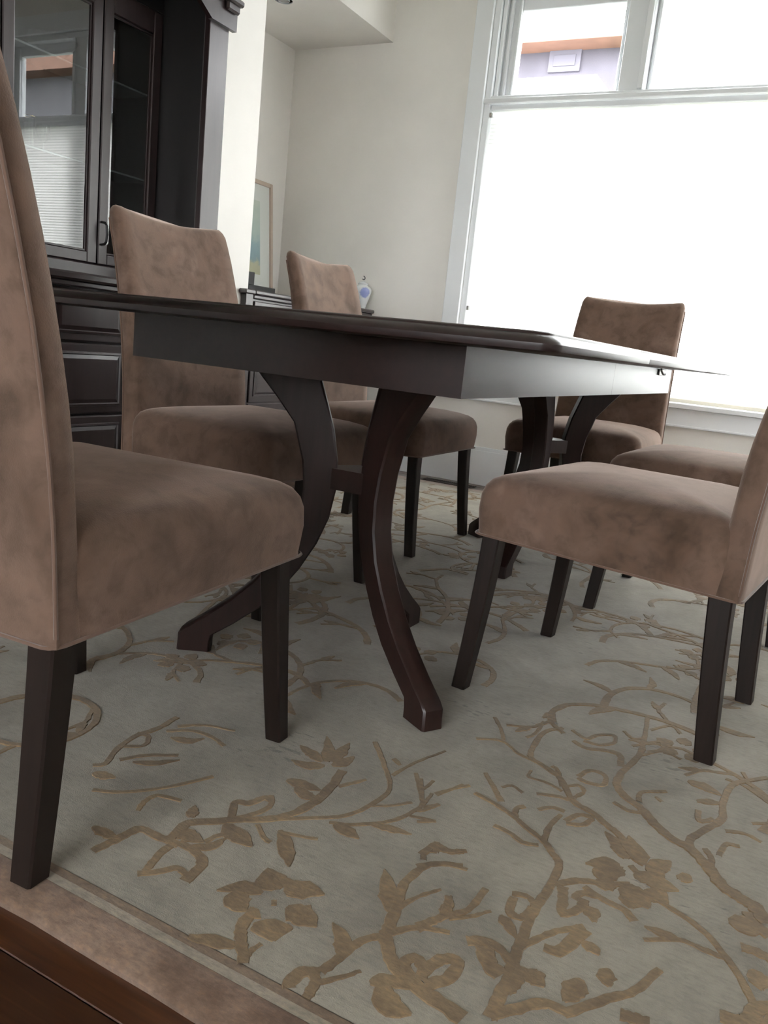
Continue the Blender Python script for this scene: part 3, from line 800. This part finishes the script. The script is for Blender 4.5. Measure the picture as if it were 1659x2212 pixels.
# glazed doors
doors = [(1.086, 1.345, 1), (1.349, 1.716, 1), (1.722, 2.090, 0), (2.096, 2.355, 0)]
for i, (a, b, hs) in enumerate(doors):
    dr = empty('door', (XD - hc.location.x, a - hc.location.y, .888 - hc.location.z), 0, hc)
    w = b - a; h = 1.752 - .888; st = .040
    bm = bmesh.new()
    for q in ((0, st, 0, h), (w - st, w, 0, h), (st, w - st, 0, .036), (st, w - st, h - .075, h)):
        bx(bm, -.022, 0, q[0], q[1], q[2], q[3], .003)
    for q in ((st, st + .006, .036, h - .075), (w - st - .006, w - st, .036, h - .075), (st, w - st, .036, .042), (st, w - st, h - .081, h - .075)):
        bx(bm, -.016, -.008, q[0], q[1], q[2], q[3], .001)
    obj('door_frame', bm, HUTW, dr)
    bm = bx(bmesh.new(), -.016, -.012, st + .004, w - st - .004, .038, h - .078, 0); obj('glass_pane', bm, DGLASS, dr)
    if i == 3 or i == 0:
        yh = .012 if i == 3 else w - .012
        bm = bmesh.new()
        tube(bm, [(0.0, yh, .065), (.016, yh, .067), (.024, yh, .075), (.027, yh, .10), (.024, yh, .128), (.016, yh, .136), (0., yh, .138)], .0042, 8)
        obj('bow_handle', bm, IRON, dr)
for z in (1.205, 1.49):
    hb('glass_shelf', XB + .02, XD - .05, IY0 + .002, IY1 - .002, z, z + .006, mat('shelf_glass', (.16, .18, .18), .15, .8), bev=.001)
# lower drawers
def raised(name, a, b, z0, z1, knob=True):
    d = hb(name, XF - .02, XF + .0, a, b, z0, z1, bev=.004)
    m = .024
    bm = bmesh.new()
    Y0, Y1, Z0, Z1 = a + m - hc.location.y, b - m - hc.location.y, z0 + m - hc.location.z, z1 - m - hc.location.z
    xo = XF - hc.location.x
    R_ = []
    for ins, dx in ((0, 0), (.001, .005), (.007, .006), (.010, .002), (.022, .006)):
        R_.append([(xo + dx, Y0 + ins, Z0 + ins), (xo + dx, Y1 - ins, Z0 + ins), (xo + dx, Y1 - ins, Z1 - ins), (xo + dx, Y0 + ins, Z1 - ins)])
    loft(bm, R_); obj('raised_panel', bm, HUTW, d)
    if knob:
        bm = bmesh.new(); lathe(bm, [(.004, 0), (.004, .012), (.012, .016), (.014, .022), (.008, .028)], n=14)
        k = obj('knob', bm, IRON, d); k.rotation_euler = (0, PI / 2, 0); k.location = (xo + .004, (Y0 + Y1) / 2, (Z0 + Z1) / 2)
cols = [(hy0 + .02, 1.39), (1.398, 1.716), (1.722, 2.038), (2.046, hy1 - .02)]
for a, b in cols:
    raised('drawer', a, b, .636, .792, False); raised('drawer', a, b, .412, .630, False); raised('cupboard_door', a, b, .10, .405, False)
# things behind the glass
def gob(name, prof, x, y, z, label, cat, m=CRYSTAL, rim=None, group=None):
    bm = bmesh.new(); lathe(bm, prof, n=28, cap1=False)
    o = obj(name, bm, m, None, 40, (x, y, z)); tag(o, label, cat, group)
    if rim:
        bm = bmesh.new(); tube(bm, [(rim[0] * math.cos(2 * PI * k / 28), rim[0] * math.sin(2 * PI * k / 28), rim[1]) for k in range(28)], .0012, 6, True)
        obj('gold_rim', bm, GOLD, o, 60)
gob('glass_tumbler', [(.016, 0), (.017, .003), (.017, .09), (.019, .097), (.018, .097), (.0155, .08), (.0155, .006)], -2.37, 1.905, 1.211, 'clear tall glass with a gold rim on the cabinet shelf', 'glass', rim=(.0188, .097))
gob('cut_glass_goblet', [(.024, 0), (.022, .003), (.004, .008), (.004, .035), (.018, .05), (.022, .07), (.021, .09), (.0195, .09), (.0195, .07), (.014, .054)], -2.39, 1.975, 1.211, 'small stemmed glass just right of the gold-rimmed glass', 'glass')
gob('glass_bowl', [(.03, 0), (.032, .004), (.06, .02), (.085, .05), (.09, .062), (.087, .062), (.06, .028), (.028, .008)], -2.39, 1.99, 1.498, 'clear glass bowl on the upper cabinet shelf', 'bowl')

# ================================================================== SIDEBOARD in the niche
sbx = tag(empty('sideboard', (-2.82, 3.81, FZ)), 'low dark wood sideboard filling the wall niche', 'sideboard')
def sb_(name, x0, x1, y0, y1, z0, z1, m=SBW, p=None, bev=.002):
    o = sbx.location
    return box(name, x0 - o.x, x1 - o.x, y0 - o.y, y1 - o.y, z0 - o.z, z1 - o.z, m, p or sbx, bev)
SF = -2.462
sb_('case', XN + .01, SF - .01, YN + .006, YB - .022, .08, .865)
sb_('plinth', XN + .01, SF - .04, YN + .01, YB - .03, FZ, .08, HUTD)
sb_('top', XN + .004, SF + .018, YN + .004, YB - .018, .885, .905, bev=.005)
sb_('top_moulding', XN + .006, SF + .006, YN + .005, YB - .02, .865, .885, bev=.005)
o = sbx.location
tbm = bmesh.new(); bx(tbm, XA + .001 - o.x, SF + .018 - o.x, 3.155 - o.y, YN + .004 - o.y, .885 - o.z, .905 - o.z, .004); bx(tbm, XA + .001 - o.x, SF + .004 - o.x, 3.175 - o.y, YN + .005 - o.y, .08 - o.z, .885 - o.z, .002)
obj('end_stile', tbm, SBW, sbx)
n = 3; a0 = YN + .02; wd = (YB - .03 - a0) / n
def sraised(name, a, b, z0, z1):
    d = sb_(name, SF - .012, SF, a, b, z0, z1, bev=.003)
    bm = bmesh.new(); m = .03; R_ = []
    for ins, dx in ((0, 0), (.001, .004), (.006, .004), (.009, .0), (.02, .004)):
        A0, A1, Z0, Z1 = a + m + ins - o.y, b - m - ins - o.y, z0 + m + ins - o.z, z1 - m - ins - o.z
        R_.append([(SF + dx - o.x, A0, Z0), (SF + dx - o.x, A1, Z0), (SF + dx - o.x, A1, Z1), (SF + dx - o.x, A0, Z1)])
    loft(bm, R_); obj('raised_panel', bm, SBW, d)
for k in range(n):
    a = a0 + k * wd + .004; b = a0 + (k + 1) * wd - .004
    sraised('drawer', a, b, .70, .855); sraised('cupboard_door', a, b, .375, .69); sraised('cupboard_door', a, b, .10, .368)
# ---- framed picture leaning on the back wall of the niche
def artm():
    m = mat('watercolour_print', (.5, .6, .55), .5)
    tc_ = N(m, 'ShaderNodeTexCoord'); sp = N(m, 'ShaderNodeSeparateXYZ'); L(m, tc_.outputs['Object'], sp.inputs[0])
    n_ = noise(m, tc_.outputs['Object'], 9, 5, .6, .5)
    ad = N(m, 'ShaderNodeMath', operation='MULTIPLY_ADD'); L(m, n_, ad.inputs[0]); ad.inputs[1].default_value = .16; L(m, sp.outputs['Z'], ad.inputs[2])
    mr = N(m, 'ShaderNodeMapRange'); mr.inputs[1].default_value = .20; mr.inputs[2].default_value = .62; L(m, ad.outputs[0], mr.inputs[0])
    base(m, ramp(m, mr.outputs[0], [(0, (.45, .45, .30)), (.18, (.46, .46, .32)), (.24, (.25, .35, .38)), (.45, (.30, .42, .44)), (.58, (.42, .52, .48)), (1, (.52, .58, .50))]))
    return m
pic = tag(empty('framed_picture', (-3.07, 3.865, .905)), 'framed watercolour in a wide white mat and pale wood frame, leaning in the niche', 'picture')
pic.rotation_euler = (0, D(-5.2), 0)
FR = painted('pale_maple', (.52, .42, .34), .04, 12, .45); MAT_ = mat('white_mat_board', (.66, .68, .64), .7)
pw, ph = .345, .665
bm = bmesh.new()
for q in ((-pw, -pw + .022, 0, ph), (pw - .022, pw, 0, ph), (-pw + .022, pw - .022, 0, .022), (-pw + .022, pw - .022, ph - .022, ph)):
    bx(bm, -.012, .014, q[0], q[1], q[2], q[3], .002)
obj('frame', bm, FR, pic)
box('mat_board', -.006, .002, -pw + .02, pw - .02, .02, ph - .02, MAT_, pic, 0)
box('print', .002, .0032, -pw + .115, pw - .115, .135, ph - .115, artm(), pic, 0)
# ---- black easel-like book stand
bst = tag(empty('black_stand', (-2.76, 3.60, .905)), 'black L-shaped stand on the sideboard in front of the picture', 'stand')
BLK = mat('black_plastic', (.006, .006, .006), .45)
box('upright', -.02, .02, -.12, .0, .044, .108, BLK, bst, .002)
box('base', -.03, .03, -.12, .175, 0, .044, BLK, bst, .002)
# ---- ginger jar
def jarm():
    m = mat('blue_white_porcelain', (.75, .77, .76), .15, .6)
    tc_ = N(m, 'ShaderNodeTexCoord'); mp = N(m, 'ShaderNodeMapping'); mp.vector_type = 'POINT'
    L(m, tc_.outputs['Object'], mp.inputs[0]); mp.inputs['Location'].default_value = (-.055, .05, -.118); mp.inputs['Scale'].default_value = (1, 1, 1)
    ln = N(m, 'ShaderNodeVectorMath', operation='LENGTH'); L(m, mp.outputs[0], ln.inputs[0])
    n_ = noise(m, tc_.outputs['Object'], 90, 3)
    ad = N(m, 'ShaderNodeMath', operation='MULTIPLY_ADD'); L(m, n_, ad.inputs[0]); ad.inputs[1].default_value = .02; L(m, ln.outputs['Value'], ad.inputs[2])
    base(m, ramp(m, ad.outputs[0], [(.048, (.26, .30, .55)), (.058, (.72, .74, .74))]))
    return m
jx, jy = -2.50, 4.315
bm = bmesh.new(); lathe(bm, [(.028, 0), (.03, .006), (.036, .03), (.052, .08), (.064, .12), (.066, .14), (.058, .16), (.034, .172), (.032, .18)], n=32)
jar = obj('ginger_jar', bm, jarm(), None, 50, (jx, jy, .905)); jar.scale = (.8, .8, .76); tag(jar, 'white porcelain jar with a blue medallion and curled lid knob on the sideboard', 'jar')
bm = bmesh.new(); lathe(bm, [(.036, .180), (.038, .186), (.030, .196), (.008, .202), (.004, .205)], n=24); obj('lid', bm, mat('lid_porcelain', (.7, .72, .72), .2), jar, 50)
bm = bmesh.new(); tube(bm, [(0, .018 * math.sin(t) , .216 + .013 * (1 - math.cos(t))) for t in [k * .42 - .9 for k in range(11)]], .0035, 6); obj('knob', bm, IRON, jar, 60)

# ---- niche downlight
dl = tag(empty('recessed_downlight', (-2.79, 3.75, SZ)), 'small round recessed downlight in the niche ceiling, switched off', 'light')
bm = bmesh.new(); lathe(bm, [(.045, -.004), (.045, 0), (.03, 0), (.03, -.006)], n=28, cap0=False, cap1=False); obj('trim_ring', bm, TRIMM, dl, 40)
bm = bmesh.new(); lathe(bm, [(.0, -.0015), (.031, -.0015)], n=28, cap0=False, cap1=False); obj('lens', bm, mat('frosted_lens', (.28, .28, .26), .4), dl)
# ---- floor vent
vt = tag(empty('floor_vent', (-1.80, 4.268, FZ)), 'dark metal floor vent in the boards between the rug and the window wall', 'vent')
VM = mat('vent_metal', (.03, .02, .018), .5, metal=.4)
bm = bmesh.new()
for q in ((-.155, .155, -.045, -.036), (-.155, .155, .036, .045), (-.155, -.146, -.036, .036), (.146, .155, -.036, .036)): bx(bm, *q, 0, .004, .001)
obj('vent_frame', bm, VM, vt); box('vent_well', -.146, .146, -.036, .036, 0, .001, BLK, vt, 0)
smv = None
for k in range(22):
    bm_ = None
    if smv is None:
        bm_ = bx(bmesh.new(), -.003, .003, -.036, .036, .001, .0035, 0); s_ = obj('slat', bm_, VM, vt); smv = s_.data
    else: s_ = bpy.data.objects.new('slat', smv); link(s_); s_.parent = vt
    s_.location = (-.136 + k * .01295, 0, 0)
